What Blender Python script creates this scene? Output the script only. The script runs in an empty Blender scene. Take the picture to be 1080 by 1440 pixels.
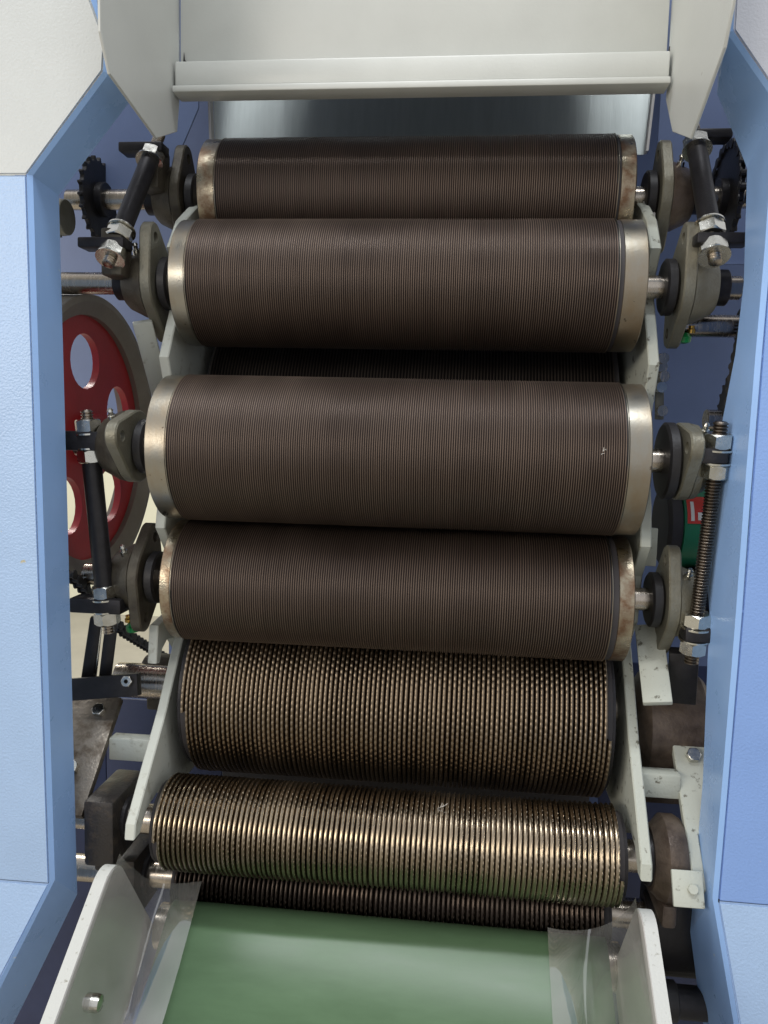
import bpy, bmesh, math, random
import numpy as np
from mathutils import Vector, Matrix
random.seed(7)
PI = math.pi
SC = bpy.context.scene
COL = SC.collection

# ------------------------------------------------------------------ camera
CAM = Vector((0.0751, -0.8589, 0.0245))
PITCH, YAW, ROLL = math.radians(5.8309), math.radians(5.8147), math.radians(1.4568)
FPX = 1126.6
_fw = Vector((-math.sin(YAW)*math.cos(PITCH), math.cos(YAW)*math.cos(PITCH), -math.sin(PITCH)))
_rt = Vector((math.cos(YAW), math.sin(YAW), 0))
_up = _rt.cross(_fw)
RT = math.cos(ROLL)*_rt + math.sin(ROLL)*_up
UP = -math.sin(ROLL)*_rt + math.cos(ROLL)*_up
cd = bpy.data.cameras.new('camera')
cd.sensor_fit = 'VERTICAL'; cd.sensor_height = 24.0; cd.lens = FPX/1440*24.0
cd.clip_start = 0.01; cd.clip_end = 100
cam = bpy.data.objects.new('camera', cd); COL.objects.link(cam)
M = Matrix.Identity(4)
for i in range(3):
    M[i][0], M[i][1], M[i][2], M[i][3] = RT[i], UP[i], -_fw[i], CAM[i]
cam.matrix_world = M
SC.camera = cam

# ------------------------------------------------------------------ world and lamps (indoor hall)
w = bpy.data.worlds.new('World'); SC.world = w; w.use_nodes = True
bg = w.node_tree.nodes['Background']
bg.inputs[0].default_value = (0.94, 0.96, 1.0, 1); bg.inputs[1].default_value = 0.82

def area(name, loc, target, sx, sy, power, col):
    l = bpy.data.lights.new(name, 'AREA'); l.shape = 'RECTANGLE'; l.size = sx; l.size_y = sy
    l.energy = power; l.color = col
    o = bpy.data.objects.new(name, l); COL.objects.link(o); o.location = loc
    o.rotation_euler = (Vector(target)-Vector(loc)).to_track_quat('-Z', 'Y').to_euler()
    return o
area('ceiling_lamp', (-0.05, -0.76, 2.1), (0, -0.15, 0), 1.5, 0.10, 34, (0.93, 0.97, 1.0))
area('hall_lamp', (-2.3, -2.9, 0.75), (0.1, 0, -0.1), 2.6, 0.7, 56, (1.0, 0.92, 0.80))
area('rear_lamp', (-1.6, 1.5, 1.9), (-1.3, 1.9, -0.6), 1.2, 0.4, 55, (1.0, 0.97, 0.9))
vs = SC.view_settings
vs.view_transform = 'Standard'; vs.look = 'None'; vs.exposure = 0.0; vs.gamma = 1.0

# ------------------------------------------------------------------ helpers
def U(px, py, ax, val):
    """point of the place seen at a photo pixel, at a known plane X / Y / Z = val"""
    D = (px-540)/FPX*RT - (py-720)/FPX*UP + _fw
    i = 'XYZ'.index(ax)
    return CAM + D*((val-CAM[i])/D[i])

def lin(c):
    c /= 255.0
    return c/12.92 if c <= 0.04045 else ((c+0.055)/1.055)**2.4
def S(r, g, b): return (lin(r), lin(g), lin(b), 1)

def link(o, parent=None):
    COL.objects.link(o)
    if parent is not None: o.parent = parent
    return o
def empty(name, loc, label, cat, group=None):
    o = bpy.data.objects.new(name, None); COL.objects.link(o); o.location = loc
    o.empty_display_size = 0.02
    return tag(o, label, cat, group)
def tag(o, label=None, cat=None, group=None, kind=None):
    if label: o['label'] = label
    if cat: o['category'] = cat
    if group: o['group'] = group
    if kind: o['kind'] = kind
    return o
def mobj(name, me, mat, parent=None, smooth=True, ang=32):
    """mesh given in WORLD coordinates; if parent, made local to parent's location"""
    if parent is not None:
        off = Vector(parent.location)
        if parent.parent is not None: off = off + Vector(parent.parent.location)
        me.transform(Matrix.Translation(-off))
    me.materials.append(mat)
    if smooth:
        me.polygons.foreach_set('use_smooth', [True]*len(me.polygons))
        me.set_sharp_from_angle(angle=math.radians(ang))
    o = bpy.data.objects.new(name, me)
    return link(o, parent)
def from_bm(bm, name='m'):
    bmesh.ops.recalc_face_normals(bm, faces=bm.faces)
    me = bpy.data.meshes.new(name); bm.to_mesh(me); bm.free(); return me
def pyd(v, f, name='m'):
    me = bpy.data.meshes.new(name); me.from_pydata([tuple(p) for p in v], [], f); me.update(); return me
def frame(axis):
    a = Vector(axis).normalized()
    h = Vector((0, 0, 1)) if abs(a.z) < 0.9 else Vector((0, 1, 0))
    u = h.cross(a).normalized(); v = a.cross(u)
    return u, v, a
def box(x0, x1, y0, y1, z0, z1, bev=0.0015, seg=2):
    bm = bmesh.new(); bmesh.ops.create_cube(bm, size=1)
    for v in bm.verts:
        v.co = Vector(((x0+x1)/2+v.co.x*(x1-x0), (y0+y1)/2+v.co.y*(y1-y0), (z0+z1)/2+v.co.z*(z1-z0)))
    if bev: bmesh.ops.bevel(bm, geom=list(bm.edges), offset=bev, segments=seg, affect='EDGES', profile=0.5)
    return from_bm(bm)
def obox(c, ax, ay, az, sx, sy, sz, bev=0.0012):
    """oriented box: centre, three unit axes, sizes"""
    me = box(-sx/2, sx/2, -sy/2, sy/2, -sz/2, sz/2, bev)
    ax, ay, az = [Vector(a).normalized() for a in (ax, ay, az)]
    m = Matrix.Identity(4)
    for i in range(3): m[i][0], m[i][1], m[i][2], m[i][3] = ax[i], ay[i], az[i], c[i]
    me.transform(m); return me
def lathe(c, axis, prof, segs=48, caps=True):
    """prof: [(t, r)] along axis from c"""
    u, v, a = frame(axis); c = Vector(c); V = []; F = []
    n = len(prof)
    for t, r in prof:
        for k in range(segs):
            th = 2*PI*k/segs
            V.append(c+a*t+u*(r*math.cos(th))+v*(r*math.sin(th)))
    for i in range(n-1):
        for k in range(segs):
            k2 = (k+1) % segs
            F.append((i*segs+k, i*segs+k2, (i+1)*segs+k2, (i+1)*segs+k))
    if caps:
        F.append(tuple(range(segs-1, -1, -1))); F.append(tuple((n-1)*segs+k for k in range(segs)))
    me = pyd(V, F)
    bm = bmesh.new(); bm.from_mesh(me); bmesh.ops.recalc_face_normals(bm, faces=bm.faces); bm.to_mesh(me); bm.free()
    return me
def cyl(p0, p1, r, segs=32, ch=0.0008):
    p0, p1 = Vector(p0), Vector(p1); L = (p1-p0).length
    return lathe(p0, p1-p0, [(0, r-ch), (ch, r), (L-ch, r), (L, r-ch)], segs)
def thread(p0, p1, r, pitch=0.0032, segs=24):
    p0, p1 = Vector(p0), Vector(p1); L = (p1-p0).length; n = max(2, int(L/pitch)); pr = [(0, r*0.7)]
    for i in range(n):
        pr += [((i+.25)*L/n, r), ((i+.45)*L/n, r), ((i+.85)*L/n, r*0.76)]
    pr.append((L, r*0.7))
    return lathe(p0, p1-p0, pr, segs)
def offs(poly, d):
    n = len(poly); out = []
    ar = sum(poly[i][0]*poly[(i+1) % n][1]-poly[(i+1) % n][0]*poly[i][1] for i in range(n))
    s = 1 if ar > 0 else -1
    for i in range(n):
        p0, p1, p2 = Vector(poly[i-1]), Vector(poly[i]), Vector(poly[(i+1) % n])
        e1 = (p1-p0).normalized(); e2 = (p2-p1).normalized()
        nn = Vector((-e1.y-e2.y, e1.x+e2.x))
        if nn.length < 1e-6: nn = Vector((-e1.y, e1.x))
        nn.normalize(); c = max(0.4, nn.dot(Vector((-e1.y, e1.x))))
        out.append(tuple(p1+nn*(s*d/c)))
    return out
def prism(poly, t0, t1, put, holes=(), ch=0.001):
    """extrude a 2-D outline (with holes) between t0 and t1; put(u, v, t) -> world"""
    bm = bmesh.new()
    def loop(pts, t): return [bm.verts.new(put(p[0], p[1], t)) for p in pts]
    def wall(a, b):
        n = len(a)
        for i in range(n): bm.faces.new((a[i], a[(i+1) % n], b[(i+1) % n], b[i]))
    inn = offs(poly, ch)
    sgn = 1 if t1 > t0 else -1
    L = [loop(inn, t0), loop(poly, t0+sgn*ch), loop(poly, t1-sgn*ch), loop(inn, t1)]
    for i in range(3): wall(L[i], L[i+1])
    H0, H1 = [], []
    for h in holes:
        a = loop(h, t0); b = loop(h, t1); wall(a, b); H0.append(a); H1.append(b)
    for outer, hs in ((L[0], H0), (L[3], H1)):
        ed = []
        for lp in [outer]+hs:
            for i in range(len(lp)):
                e = bm.edges.get((lp[i], lp[(i+1) % len(lp)]))
                if e is None: e = bm.edges.new((lp[i], lp[(i+1) % len(lp)]))
                ed.append(e)
        if not hs: bm.faces.new(outer)
        else: bmesh.ops.triangle_fill(bm, use_beauty=True, use_dissolve=False, edges=ed)
    return from_bm(bm)
def putX(u, v, t): return Vector((t, u, v))      # outline in YZ
def putY(u, v, t): return Vector((u, t, v))      # outline in XZ
def circ(cu, cv, r, n=20): return [(cu+r*math.cos(2*PI*i/n), cv+r*math.sin(2*PI*i/n)) for i in range(n)]
def nut_mesh(c, axis, af, h, hole, rot=0.0):
    u, v, a = frame(axis); c = Vector(c); R = af/math.sqrt(3)
    hexa = [(R*math.cos(PI/3*i+rot), R*math.sin(PI/3*i+rot)) for i in range(6)]
    # subdivide the hexagon's sides so that the crown chamfer is round
    pts = []
    for i in range(6):
        p, q = Vector(hexa[i]), Vector(hexa[(i+1) % 6])
        for k in range(3): pts.append(tuple(p.lerp(q, k/3)))
    bm = bmesh.new()
    def P(p, t): return bm.verts.new(c+u*p[0]+v*p[1]+a*t)
    cr = [tuple(Vector(p).normalized()*af*0.485) for p in pts]
    rows = [[P(p, -h/2) for p in cr]]
    rows.append([P(p, -h/2+0.0035*(Vector(p).length-af*0.485)/0.004) for p in pts])
    rows.append([P(p, h/2-0.0035*(Vector(p).length-af*0.485)/0.004) for p in pts])
    rows.append([P(p, h/2) for p in cr])
    inn1 = [P(tuple(Vector(p).normalized()*hole), h/2) for p in pts]
    inn0 = [P(tuple(Vector(p).normalized()*hole), -h/2) for p in pts]
    rows = [inn0]+rows+[inn1]
    n = len(pts)
    for A, B in zip(rows, rows[1:]+rows[:1]):
        for i in range(n): bm.faces.new((A[i], A[(i+1) % n], B[(i+1) % n], B[i]))
    return from_bm(bm)
def grid_mesh(V, F):
    me = bpy.data.meshes.new('m'); me.vertices.add(len(V)); me.vertices.foreach_set('co', V.astype(np.float32).ravel())
    n = len(F); me.loops.add(n*4); me.loops.foreach_set('vertex_index', F.astype(np.int32).ravel())
    me.polygons.add(n); me.polygons.foreach_set('loop_start', np.arange(0, n*4, 4, dtype=np.int32))
    me.polygons.foreach_set('loop_total', np.full(n, 4, dtype=np.int32))
    me.update(calc_edges=True); me.validate(); return me
def ridged(x0, x1, turns, cell, segs, helix=True, jit=0.0, rj=0.0, seed=1):
    """wire wound on a roller, axis X through the origin. cell: list of (fraction, radius or radius(theta, turn))"""
    pitch = (x1-x0)/(turns+1)
    th = np.linspace(0, 2*PI, segs, endpoint=False)
    rows = []
    rg = np.random.default_rng(seed)
    jx = np.cumsum(rg.normal(0, 1, turns+1)); jx = (jx-np.convolve(np.pad(jx, 6, mode='edge'), np.ones(13)/13, 'valid'))*jit*pitch
    jr = rg.normal(0, 1, turns+1)*rj
    for k in range(turns):
        for fr, rf in cell:
            r = rf(th, k) if callable(rf) else np.full(segs, rf)
            w_ = th/(2*PI)
            r = r+jr[k]*(1-w_)+jr[k+1]*w_
            x = x0+(k+fr)*pitch+(pitch*w_ if helix else 0)+jx[k]*(1-w_)+jx[k+1]*w_
            rows.append(np.stack([np.broadcast_to(x, (segs,)), -r*np.cos(th), r*np.sin(th)], -1))
    V = np.concatenate(rows); n = len(rows)
    i = np.arange(n-1)[:, None]; k = np.arange(segs)[None, :]; k2 = (k+1) % segs
    nc = len(cell) if helix else 0              # the last column joins the next turn, so the wire runs on as one spiral
    jump = (k == segs-1)*nc
    F = np.stack([i*segs+k+0*i, (i+jump)*segs+k2, (i+1+jump)*segs+k2, (i+1)*segs+k+0*i], -1).reshape(-1, 4)
    F = F[F.max(axis=1) < n*segs]
    return grid_mesh(V, F)

# ------------------------------------------------------------------ materials
def mat(name, base, rough=0.5, metal=0.0, vary=0.0, vscale=30, bump=0.0, bscale=400, second=None, spec=0.5, rvary=0.0,
        stretch=(1, 1, 1), coat=0.0, detail=6, patch=(0.45, 0.7), chips=None):
    m = bpy.data.materials.new(name); m.use_nodes = True
    nt = m.node_tree; N = nt.nodes; L = nt.links; b = N['Principled BSDF']
    b.inputs['Roughness'].default_value = rough; b.inputs['Metallic'].default_value = metal
    b.inputs['Base Color'].default_value = base; b.inputs['Specular IOR Level'].default_value = spec
    b.inputs['Coat Weight'].default_value = coat
    tc = N.new('ShaderNodeTexCoord'); mp = N.new('ShaderNodeMapping'); mp.inputs['Scale'].default_value = stretch
    L.new(tc.outputs['Object'], mp.inputs['Vector'])
    if vary or second or rvary:
        nz = N.new('ShaderNodeTexNoise'); nz.inputs['Scale'].default_value = vscale; nz.inputs['Detail'].default_value = detail
        nz.inputs['Roughness'].default_value = 0.62
        L.new(mp.outputs[0], nz.inputs['Vector'])
        cr = N.new('ShaderNodeValToRGB')
        cr.color_ramp.elements[0].position = patch[0]-0.1 if not second else patch[0]
        cr.color_ramp.elements[1].position = patch[1]
        d = 1-vary
        cr.color_ramp.elements[0].color = (base[0]*d, base[1]*d, base[2]*d, 1) if not second else base
        cr.color_ramp.elements[1].color = second if second else (min(1, base[0]*(1+vary)), min(1, base[1]*(1+vary)), min(1, base[2]*(1+vary)), 1)
        L.new(nz.outputs['Fac'], cr.inputs[0]); L.new(cr.outputs[0], b.inputs['Base Color'])
        if rvary:
            mr = N.new('ShaderNodeMapRange'); mr.inputs[1].default_value = 0.3; mr.inputs[2].default_value = 0.7
            mr.inputs[3].default_value = max(0.02, rough-rvary); mr.inputs[4].default_value = min(1, rough+rvary)
            L.new(nz.outputs['Fac'], mr.inputs[0]); L.new(mr.outputs[0], b.inputs['Roughness'])
    if chips:
        cs, thr, cc = chips
        n3 = N.new('ShaderNodeTexNoise'); n3.inputs['Scale'].default_value = cs; n3.inputs['Detail'].default_value = 4
        L.new(tc.outputs['Object'], n3.inputs['Vector'])
        m3 = N.new('ShaderNodeMapRange'); m3.inputs[1].default_value = thr; m3.inputs[2].default_value = thr+0.02; L.new(n3.outputs['Fac'], m3.inputs[0])
        x3 = N.new('ShaderNodeMix'); x3.data_type = 'RGBA'; L.new(m3.outputs[0], x3.inputs[0])
        src = b.inputs['Base Color'].links[0].from_socket if b.inputs['Base Color'].is_linked else None
        if src: L.new(src, x3.inputs[6])
        else: x3.inputs[6].default_value = base
        x3.inputs[7].default_value = cc; L.new(x3.outputs[2], b.inputs['Base Color'])
    if bump:
        n2 = N.new('ShaderNodeTexNoise'); n2.inputs['Scale'].default_value = bscale; n2.inputs['Detail'].default_value = 3
        L.new(mp.outputs[0], n2.inputs['Vector'])
        bp = N.new('ShaderNodeBump'); bp.inputs['Strength'].default_value = bump; bp.inputs['Distance'].default_value = 0.001
        L.new(n2.outputs['Fac'], bp.inputs['Height']); L.new(bp.outputs[0], b.inputs['Normal'])
    return m
MT = {}
MT['blue'] = mat('blue paint', S(148, 184, 234), 0.30, 0, 0.05, 9, 0.10, 500, spec=0.5, rvary=0.07, chips=(70, 0.735, S(196, 204, 214)))
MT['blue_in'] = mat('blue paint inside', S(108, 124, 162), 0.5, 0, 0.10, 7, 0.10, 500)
MT['shaded_blue'] = mat('navy paint', S(52, 60, 92), 0.5, 0, 0.15, 9, 0.15, 300)  # housing blue with the shade put into its colour
MT['pale_blue'] = mat('pale blue hammered paint', S(160, 185, 218), 0.34, 0, 0.06, 6, 0.55, 420, rvary=0.06, chips=(55, 0.735, S(176, 168, 140)))
MT['white_ham'] = mat('off white hammered paint', S(188, 190, 188), 0.34, 0, 0.05, 6, 0.55, 420, rvary=0.06, chips=(55, 0.745, S(176, 168, 150)))
MT['grey_top'] = mat('grey hammered paint', S(188, 190, 198), 0.36, 0, 0.05, 6, 0.4, 420, rvary=0.06, chips=(55, 0.74, S(180, 180, 190)))
MT['lilac'] = mat('grey lilac hammered paint', S(132, 164, 220), 0.36, 0, 0.05, 6, 0.4, 420, rvary=0.06, chips=(55, 0.74, S(180, 180, 190)))
MT['grey_paint'] = mat('warm grey paint', S(190, 191, 186), 0.38, 0, 0.07, 5, 0.10, 300, rvary=0.08, chips=(40, 0.75, S(140, 134, 120)))
MT['frame_paint'] = mat('light grey frame paint', S(190, 192, 182), 0.5, 0, 0.0, 70, 0.25, 300, second=S(150, 148, 134), patch=(0.58, 0.72))
MT['frame_dirty'] = mat('scuffed cream frame paint', S(180, 182, 170), 0.52, 0, 0.0, 95, 0.35, 350, second=S(96, 92, 78), patch=(0.60, 0.68))
MT['ring'] = mat('worn steel ring', S(152, 148, 138), 0.36, 1.0, 0.0, 26, 0.12, 700, second=S(146, 130, 108), rvary=0.12, stretch=(1.0, 0.5, 0.5), patch=(0.42, 0.70), chips=(120, 0.70, S(104, 94, 82)))
MT['ring_rust'] = mat('stained steel ring', S(170, 160, 140), 0.36, 1.0, 0.0, 60, 0.3, 500, second=S(124, 98, 78), rvary=0.15, patch=(0.40, 0.66))
MT['steel'] = mat('turned steel', S(178, 168, 156), 0.24, 1.0, 0.10, 50, 0.08, 900, rvary=0.08, stretch=(6, 1, 1))
MT['rod_steel'] = mat('oiled rod steel', S(120, 110, 100), 0.32, 1.0, 0.15, 60, 0.1, 500)
MT['zinc'] = mat('zinc plated steel', S(206, 204, 196), 0.22, 1.0, 0.10, 120, 0.1, 900, rvary=0.1)
MT['cast'] = mat('cast bearing housing', S(124, 121, 108), 0.46, 0.4, 0.0, 60, 0.5, 420, second=S(112, 106, 90), patch=(0.4, 0.75))
MT['cast_dark'] = mat('oily cast housing', S(86, 80, 68), 0.5, 0.3, 0.0, 45, 0.5, 380, second=S(58, 50, 42), patch=(0.4, 0.7))
MT['cast_brown'] = mat('brown oily cast iron', S(104, 90, 78), 0.42, 0.35, 0.0, 40, 0.45, 330, second=S(66, 54, 46), patch=(0.4, 0.7))
MT['oily_black'] = mat('oily black casting', S(48, 44, 42), 0.42, 0.25, 0.0, 55, 0.5, 320, second=S(84, 72, 60), patch=(0.52, 0.74), rvary=0.12)
MT['black'] = mat('black oxide steel', S(46, 44, 46), 0.42, 0.5, 0.25, 60, 0.25, 400)
MT['rubber'] = mat('black oily part', S(40, 38, 39), 0.48, 0.2, 0.2, 60, 0.2, 400)
MT['plate_steel'] = mat('raw scratched plate', S(128, 120, 110), 0.45, 0.7, 0.0, 40, 0.35, 300, second=S(78, 66, 54), rvary=0.15, patch=(0.42, 0.66))
MT['red'] = mat('red wheel paint', S(178, 40, 45), 0.4, 0, 0.12, 20, 0.15, 300)
MT['rim'] = mat('pulley rim grey', S(138, 130, 118), 0.5, 0.1, 0.1, 30, 0.2, 300)
MT['green'] = mat('green belt', S(88, 113, 84), 0.14, 0, 0.08, 22, 0.0, 60, spec=0.07, rvary=0.02, stretch=(0.5, 2, 2), chips=(90, 0.74, S(120, 140, 112)))
MT['motor_green'] = mat('green motor paint', S(40, 120, 84), 0.38, 0, 0.1, 30, 0.2, 300)
MT['sheet'] = mat('brushed stainless sheet', S(168, 174, 172), 0.36, 1.0, 0.06, 40, 0.14, 160, stretch=(3.0, 0.3, 0.3))
MT['guard'] = mat('white guard paint', S(196, 192, 188), 0.42, 0, 0.04, 20, 0.12, 300)
MT['guard_worn'] = mat('worn guard rim', S(196, 196, 190), 0.5, 0, 0.0, 160, 0.4, 500, second=S(140, 136, 122), patch=(0.60, 0.70))
MT['cream'] = mat('cream wall', S(226, 222, 196), 0.7, 0, 0.04, 3, 0.05, 30)
MT['concrete'] = mat('hall floor', S(170, 164, 150), 0.5, 0, 0.08, 4, 0.1, 60)
MT['dark_in'] = mat('dark interior', S(54, 50, 51), 0.6, 0.1, 0.2, 20, 0.1, 200)
MT['label_red'] = mat('red label', S(206, 62, 50), 0.4)
MT['label_white'] = mat('white print', S(226, 222, 214), 0.4)
MT['nipple_green'] = mat('green plastic cap', S(20, 130, 62), 0.3)
MT['brass'] = mat('brass', S(200, 160, 84), 0.28, 1.0, 0.1, 80)

def wire_mat(name, base, land, rough, metal, r0, r1, var=0.3):
    """bare base between the wire and brighter worn wire tips (by true radius from the roller's axis)"""
    m = bpy.data.materials.new(name); m.use_nodes = True
    nt = m.node_tree; N = nt.nodes; L = nt.links; b = N['Principled BSDF']
    tc = N.new('ShaderNodeTexCoord'); sx = N.new('ShaderNodeSeparateXYZ'); L.new(tc.outputs['Object'], sx.inputs[0])
    def mth(op, a, c=None):
        n = N.new('ShaderNodeMath'); n.operation = op
        for i, s in enumerate((a, c)):
            if s is None: continue
            if isinstance(s, (int, float)): n.inputs[i].default_value = s
            else: L.new(s, n.inputs[i])
        return n.outputs[0]
    rr = mth('SQRT', mth('ADD', mth('MULTIPLY', sx.outputs[1], sx.outputs[1]), mth('MULTIPLY', sx.outputs[2], sx.outputs[2])))
    mr = N.new('ShaderNodeMapRange'); L.new(rr, mr.inputs[0]); mr.inputs[1].default_value = r0; mr.inputs[2].default_value = r1
    nz = N.new('ShaderNodeTexNoise'); nz.inputs['Scale'].default_value = 12; nz.inputs['Detail'].default_value = 8
    mp = N.new('ShaderNodeMapping'); mp.inputs['Scale'].default_value = (2.0, 0.6, 0.6)
    L.new(tc.outputs['Object'], mp.inputs[0]); L.new(mp.outputs[0], nz.inputs['Vector'])
    wear = N.new('ShaderNodeMapRange'); L.new(nz.outputs['Fac'], wear.inputs[0])
    wear.inputs[1].default_value = 0.3; wear.inputs[2].default_value = 0.7
    wear.inputs[3].default_value = 1-var; wear.inputs[4].default_value = 1.0
    mx = N.new('ShaderNodeMix'); mx.data_type = 'RGBA'
    L.new(mth('MULTIPLY', mr.outputs[0], wear.outputs[0]), mx.inputs[0])
    mx.inputs[6].default_value = base; mx.inputs[7].default_value = land
    L.new(mx.outputs[2], b.inputs['Base Color'])
    b.inputs['Metallic'].default_value = metal
    rg = N.new('ShaderNodeMapRange'); L.new(nz.outputs['Fac'], rg.inputs[0])
    rg.inputs[1].default_value = 0.3; rg.inputs[2].default_value = 0.7
    rg.inputs[3].default_value = rough-0.06; rg.inputs[4].default_value = rough+0.1
    L.new(rg.outputs[0], b.inputs['Roughness'])
    return m

def plastic():
    m = bpy.data.materials.new('clear plastic'); m.use_nodes = True
    nt = m.node_tree; N = nt.nodes; L = nt.links; out = N['Material Output']; N.remove(N['Principled BSDF'])
    tr = N.new('ShaderNodeBsdfTransparent'); tr.inputs[0].default_value = (0.96, 0.96, 0.95, 1)
    gl = N.new('ShaderNodeBsdfGlossy'); gl.inputs['Roughness'].default_value = 0.035
    df = N.new('ShaderNodeBsdfDiffuse'); df.inputs[0].default_value = (0.60, 0.59, 0.56, 1)
    lw = N.new('ShaderNodeLayerWeight'); lw.inputs[0].default_value = 0.5
    pw_ = N.new('ShaderNodeMath'); pw_.operation = 'POWER'; pw_.inputs[1].default_value = 3.5; L.new(lw.outputs['Facing'], pw_.inputs[0])
    fr = N.new('ShaderNodeMapRange'); fr.inputs[3].default_value = 0.20; fr.inputs[4].default_value = 0.95; L.new(pw_.outputs[0], fr.inputs[0])
    tc = N.new('ShaderNodeTexCoord'); nz = N.new('ShaderNodeTexNoise'); nz.inputs['Scale'].default_value = 14; nz.inputs['Detail'].default_value = 2
    L.new(tc.outputs['Object'], nz.inputs['Vector'])
    bp = N.new('ShaderNodeBump'); bp.inputs['Strength'].default_value = 0.10; bp.inputs['Distance'].default_value = 0.004
    L.new(nz.outputs['Fac'], bp.inputs['Height'])
    L.new(bp.outputs[0], gl.inputs['Normal']); L.new(bp.outputs[0], lw.inputs['Normal'])
    mr = N.new('ShaderNodeMapRange'); L.new(nz.outputs['Fac'], mr.inputs[0])
    mr.inputs[1].default_value = 0.35; mr.inputs[2].default_value = 0.7; mr.inputs[3].default_value = 0.10; mr.inputs[4].default_value = 0.34
    m1 = N.new('ShaderNodeMixShader'); L.new(mr.outputs[0], m1.inputs[0]); L.new(tr.outputs[0], m1.inputs[1]); L.new(df.outputs[0], m1.inputs[2])
    m2 = N.new('ShaderNodeMixShader'); L.new(fr.outputs[0], m2.inputs[0]); L.new(m1.outputs[0], m2.inputs[1]); L.new(gl.outputs[0], m2.inputs[2])
    L.new(m2.outputs[0], out.inputs['Surface'])
    return m
MT['plastic'] = plastic()

# ------------------------------------------------------------------ hall: floor and wall behind the machine
o = mobj('hall_floor', box(-6, 6, -6, 4.2, -1.25, -1.2, 0), MT['concrete']); tag(o, kind='structure')
o = mobj('hall_wall', box(-6, 6, 4.0, 4.1, -1.199, 3.2, 0), MT['cream']); tag(o, kind='structure')

# ------------------------------------------------------------------ machine housing (blue sheet box round the rollers)
hs = empty('machine_housing', (0, 0.5, -1.198), 'shaded blue sheet metal housing behind the rollers, seen in the gaps at both sides', 'housing')
hole = [(-0.66, -0.46), (-0.445, -0.46), (-0.445, 0.02), (-0.66, 0.02)]
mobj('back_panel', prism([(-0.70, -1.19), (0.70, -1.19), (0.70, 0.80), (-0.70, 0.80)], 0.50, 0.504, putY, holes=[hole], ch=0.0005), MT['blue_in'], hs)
mobj('light_block_roof', box(-0.70, 0.70, 0.06, 0.51, 0.803, 0.807, 0.001), MT['blue_in'], hs)  # out of view, added to block light and keep the inside dark
# lower inner skirt, blue darkened for shade, between the side frame and the cabinet
mobj('shade_backing', box(-0.258, 0.258, 0.216, 0.220, -1.0, -0.215, 0.001), MT['dark_in'], hs)  # dark sheet added to give the gap between the toothed rollers its shade
mobj('skirt_panel', box(-0.70, -0.471, 0.30, 0.304, -1.19, -0.45, 0.001), MT['shaded_blue'], hs)
mobj('skirt_panel', box(-0.47, -0.285, 0.30, 0.304, -1.19, -0.40, 0.001), MT['shaded_blue'], hs)
mobj('skirt_panel', box(0.285, 0.60, 0.30, 0.304, -1.19, -0.30, 0.001), MT['shaded_blue'], hs)
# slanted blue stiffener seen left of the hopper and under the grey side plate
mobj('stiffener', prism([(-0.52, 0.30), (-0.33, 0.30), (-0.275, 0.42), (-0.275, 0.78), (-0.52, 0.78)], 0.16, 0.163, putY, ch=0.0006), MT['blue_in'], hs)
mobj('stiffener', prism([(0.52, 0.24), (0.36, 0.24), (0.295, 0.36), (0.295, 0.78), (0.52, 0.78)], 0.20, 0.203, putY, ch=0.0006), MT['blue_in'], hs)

# ------------------------------------------------------------------ blue cabinets either side of the opening
def strip(pts_f, pts_b, th, side):
    """return flange: strip between a front polyline and a back polyline with thickness th outwards"""
    n = len(pts_f); V = []; F = []
    for a, b in zip(pts_f, pts_b):
        a, b = Vector(a), Vector(b); o_ = Vector((side*th, 0, 0))
        m = a.lerp(b, 0.06)+o_*0.5
        V += [a+Vector((side*0.004, 0, 0)), a+Vector((0, 0.004, 0)), b, b+o_, a+o_+Vector((0, 0.004, 0))]
    for i in range(n-1):
        for k in range(5):
            k2 = (k+1) % 5
            F.append((i*5+k, i*5+k2, (i+1)*5+k2, (i+1)*5+k))
    F.append(tuple(range(5))); F.append(tuple((n-1)*5+k for k in range(4, -1, -1)))
    me = pyd(V, F); bm = bmesh.new(); bm.from_mesh(me); return from_bm(bm)

cl = empty('side_cabinet', (-0.5, -0.1, -1.198), 'blue cabinet at the left edge with off white hammered upper panel', 'cabinet', 'blue cabinets flanking the rollers')
YF = -0.105
fl = [(-0.30, YF+0.03, 0.62), (-0.283, YF, 0.414), (-0.270, YF, 0.380), (-0.272, YF, 0.351), (-0.349, YF, 0.259), (-0.345, YF, -0.05), (-0.339, YF, -0.453), (-0.384, YF-0.02, -0.553), (-0.47, YF-0.06, -0.75)]
bl = [(x-0.001, -0.05 if i > 2 else YF+0.02+0.012*i, z-(0.004 if 2 < i < 6 else 0.01)) for i, (x, y, z) in enumerate(fl)]
bl[0] = (-0.30, YF+0.05, 0.62)
bl[6] = (-0.341, -0.05, -0.50); bl[7] = (-0.386, -0.062, -0.60); bl[8] = (-0.472, -0.10, -0.79)
mobj('return_flange', strip(fl, bl, 0.004, -1), MT['blue'], cl, ang=20)
def panel(pts, th=0.003, ch=0.0015):
    """flat or slightly folded front panel from world outline points (counter-clockwise seen from the front)"""
    bm = bmesh.new()
    a = [bm.verts.new(p) for p in pts]; f = bm.faces.new(a)
    r = bmesh.ops.extrude_face_region(bm, geom=[f]); vs_ = [g for g in r['geom'] if isinstance(g, bmesh.types.BMVert)]
    bmesh.ops.translate(bm, verts=vs_, vec=(0, th, 0))
    bmesh.ops.recalc_face_normals(bm, faces=bm.faces)
    bmesh.ops.bevel(bm, geom=list(bm.edges), offset=ch, segments=2, affect='EDGES')
    return from_bm(bm)
d = 0.0045
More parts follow.
